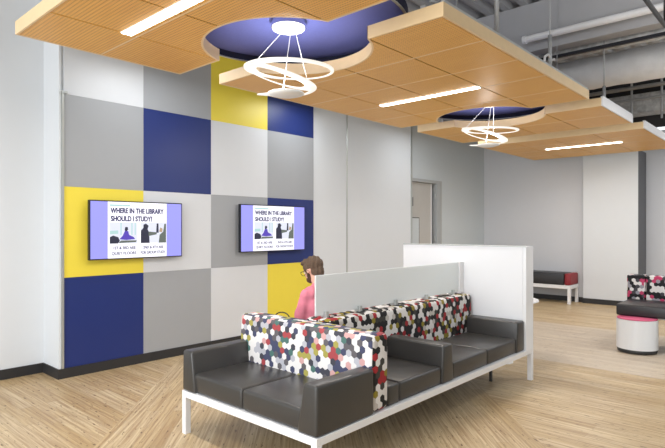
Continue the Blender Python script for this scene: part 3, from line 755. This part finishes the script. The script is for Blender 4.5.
hell(bm, .098, 0, -.008, .016, .011, .022, 8); hell(bm, .106, 0, -.022, .013, .016, .010, 8)        # nose
hell(bm, .088, 0, -.052, .012, .024, .009, 8)                                                     # lips
for s in (1, -1):
    hell(bm, -.005, s*.076, -.006, .018, .008, .030, 8)                                           # ears
    hell(bm, .078, s*.03, .022, .014, .022, .007, 8)                                              # brows
caps(bm, pw(.055, 0, 1.0), hp(-.02, 0, -.05), .056, .053)
# torso, arms, legs
for p0, p1, r0_, r1_ in [(pw(0, 0, .585), pw(.02, 0, .7), .122, .115), (pw(.02, 0, .7), pw(.05, 0, .88), .115, .12), (pw(.05, 0, .88), pw(.055, 0, .99), .11, .07)]: caps(bm, p0, p1, r0_, r1_)
for s in (1, -1):
    caps(bm, pw(.055, s*.05, .97), pw(.06, s*.15, .955), .065, .052)
    caps(bm, pw(.03, s*.06, .58), pw(.04, s*.08, .86), .075, .08)
    caps(bm, pw(.06, s*.148, .945), pw(.14, s*.172, .70), .048, .038)
    caps(bm, pw(.14, s*.172, .70), pw(.36, s*.13, .655), .037, .026)
    caps(bm, pw(.36, s*.13, .655), pw(.41, s*.105, .645), .027, .030)
    hb = pw(.41, s*.10, .642)
    for k, (L, dy) in enumerate(((.068, .027), (.078, .009), (.072, -.009), (.058, -.026))):
        a = hb + Vector((-.012, -s*dy, 0)); b_ = a + Vector((-L*.55, 0, -.004)); c_ = b_ + Vector((-L*.42, 0, -.024))
        caps(bm, a, b_, .0085, .008); caps(bm, b_, c_, .008, .0068)
    a = hb + Vector((.02, s*.026, -.002)); b_ = a + Vector((-.03, s*.022, .002)); c_ = b_ + Vector((-.026, s*.002, -.008)); caps(bm, a, b_, .0115, .0095); caps(bm, b_, c_, .0095, .008)
    caps(bm, pw(.0, s*.085, .545), pw(.44, s*.12, .545), .082, .058)
    caps(bm, pw(.44, s*.12, .545), pw(.46, s*.12, .10), .055, .036)
    caps(bm, pw(.46, s*.12, .07), pw(.60, s*.13, .042), .036, .030)
remeshed('body', bm, 'skin', .0075, 3)
# shirt
bm = BM()
for p0, p1, r0_, r1_ in [(pw(0, 0, .60), pw(.02, 0, .7), .135, .13), (pw(.02, 0, .7), pw(.05, 0, .88), .13, .134), (pw(.05, 0, .88), pw(.055, 0, .985), .123, .08)]: caps(bm, p0, p1, r0_, r1_)
for s in (1, -1):
    caps(bm, pw(.05, s*.05, .955), pw(.06, s*.15, .945), .08, .064)
    caps(bm, pw(.03, s*.06, .58), pw(.04, s*.08, .86), .088, .094)
    caps(bm, pw(.06, s*.148, .935), pw(.125, s*.168, .735), .062, .056)
sh = remeshed('shirt', bm, 'shirt', .011, 4)
for v in sh.data.vertices:                        # soft vertical folds
    w = sh.location + PE.location + v.co
    v.co += v.normal * (.004*math.sin(w.y*95+math.sin(w.z*16)*2.2) + .003*math.sin(w.z*42+w.x*30))
# trousers
bm = BM(); caps(bm, pw(-.01, 0, .592), pw(.02, 0, .60), .135, .128)
for s in (1, -1):
    caps(bm, pw(.0, s*.085, .55), pw(.44, s*.12, .548), .094, .07); caps(bm, pw(.44, s*.12, .548), pw(.46, s*.12, .13), .068, .055)
remeshed('trousers', bm, 'jeans', .012, 3)
for s in (1, -1):
    bm = BM(); caps(bm, pw(.45, s*.12, .06), pw(.61, s*.132, .045), .05, .042); box(bm, PX-.66, PX-.40, PY-s*.126-.045, PY-s*.126+.045, .003, .02)
    remeshed('shoe', bm, 'shoe', .009, 2)
# hair, beard, glasses, eyes
bm = BM(); hell(bm, -.022, 0, .040, .100, .083, .086, 20); hell(bm, .045, 0, .088, .052, .066, .040, 14); hell(bm, -.052, 0, -.03, .055, .064, .072, 14)
for s in (1, -1): hell(bm, .012, s*.058, .03, .045, .026, .046, 10); hell(bm, .012, s*.074, -.012, .011, .008, .034, 8)
for k in range(26):
    a = k*2.4; hell(bm, -.02+.075*math.cos(a)*(k/26)**.5, .062*math.sin(a)*(k/26)**.5, .112-.05*(k/26), .022, .018, .018, 6)
hr = remeshed('hair', bm, 'hair', .006, 2)
rnd = random.Random(3)
for v in hr.data.vertices: v.co += v.normal*(.004*math.sin(v.co.y*160+v.co.x*90)+rnd.uniform(-.0012, .002))
bm = BM(); hell(bm, .045, 0, -.072, .052, .056, .040, 14); hell(bm, .078, 0, -.048, .020, .032, .012, 10)
for s in (1, -1): hell(bm, .022, s*.052, -.045, .022, .016, .042, 10)
br = remeshed('beard', bm, 'beard', .005, 2)
bm = BM()
for s in (1, -1):
    n = 24; pts = [hp(.104, s*.034+.026*math.cos(2*PI*k/n), .004+.021*math.sin(2*PI*k/n)) for k in range(n+1)]
    tube(bm, pts, .0022, 6); tube(bm, [hp(.104, s*.060, .010), hp(.09, s*.078, .010), hp(.0, s*.083, .008), hp(-.02, s*.082, -.008)], .0025, 6)
tube(bm, [hp(.104, -.008, .008), hp(.108, 0, .011), hp(.104, .008, .008)], .002, 6)
obj('glasses', bm, 'black_plastic', PE)
for s in (1, -1):
    bm = BM(); hell(bm, .082, s*.031, .004, .0085, .011, .008, 8); obj('eye', bm, 'eye', PE, smooth=True)

# ------------------------------------------------------------------ lights
def area(name, loc, rot, sx, sy, e, col=(1, 1, 1)):
    l = bpy.data.lights.new(name, 'AREA'); l.shape = 'RECTANGLE'; l.size = sx; l.size_y = sy; l.energy = e; l.color = col
    o = bpy.data.objects.new(name, l); C.objects.link(o); o.location = loc; o.rotation_euler = rot; return o
area('assumed_daylight', (-2.0, -4.3, 1.9), (math.radians(88), 0, 0), 4.6, 2.4, 230, (.96, .98, 1))  # unseen area light, assumed daylight from behind the camera; no window is built
for i, (x, y) in enumerate(((-1.6, .3), (-.2, 6.9), (-4.6, 8.0), (-.3, 10.2), (-4.75, 2.9), (-4.95, 5.2), (1.6, 7.6), (-1.2, -2.5))):
    area('added_fill_light', (x, y, 3.3), (0, 0, 0), .5, .5, 13 if x < -4 else 34, (.95, .975, 1))  # unseen fill lights added to brighten the room, without fixtures
for (x, y) in ((-3.06, 1.835), (-3.06, 4.86), (-2.96, 9.47)):
    area('linear_lamp', (x, y, ZB-.014), (0, 0, 0), 1.18, .07, 30, (1, .97, .92))

for x, y in HOLES: area('pendant_uplight', (x, y, 2.60), (PI, 0, 0), .18, .18, 4.5, (1, .98, .95))
for x, y in ((.6, 5.0), (.6, 8.5)): area('added_uplight', (x, y, 3.1), (PI, 0, 0), 1.2, .3, 45)  # unseen lights added to brighten the deck and ducts from below

w = bpy.data.worlds.new('World'); bpy.context.scene.world = w; w.use_nodes = True
bg = w.node_tree.nodes['Background']; bg.inputs[0].default_value = (.88, .94, 1, 1); bg.inputs[1].default_value = 1.45

# ------------------------------------------------------------------ camera
cam = bpy.data.cameras.new('camera'); cam.sensor_width = 36; cam.lens = 532/665*36; cam.shift_y = 4.5/665; cam.clip_start = .05
co = bpy.data.objects.new('camera', cam); C.objects.link(co); co.location = (0, 0, 1.5); co.rotation_euler = (PI/2, 0, math.radians(42.2066))
sc_ = bpy.context.scene; sc_.camera = co
vs = sc_.view_settings; vs.view_transform = 'Standard'; vs.look = 'None'; vs.gamma = 1; vs.use_curve_mapping = False; vs.exposure = 0.2
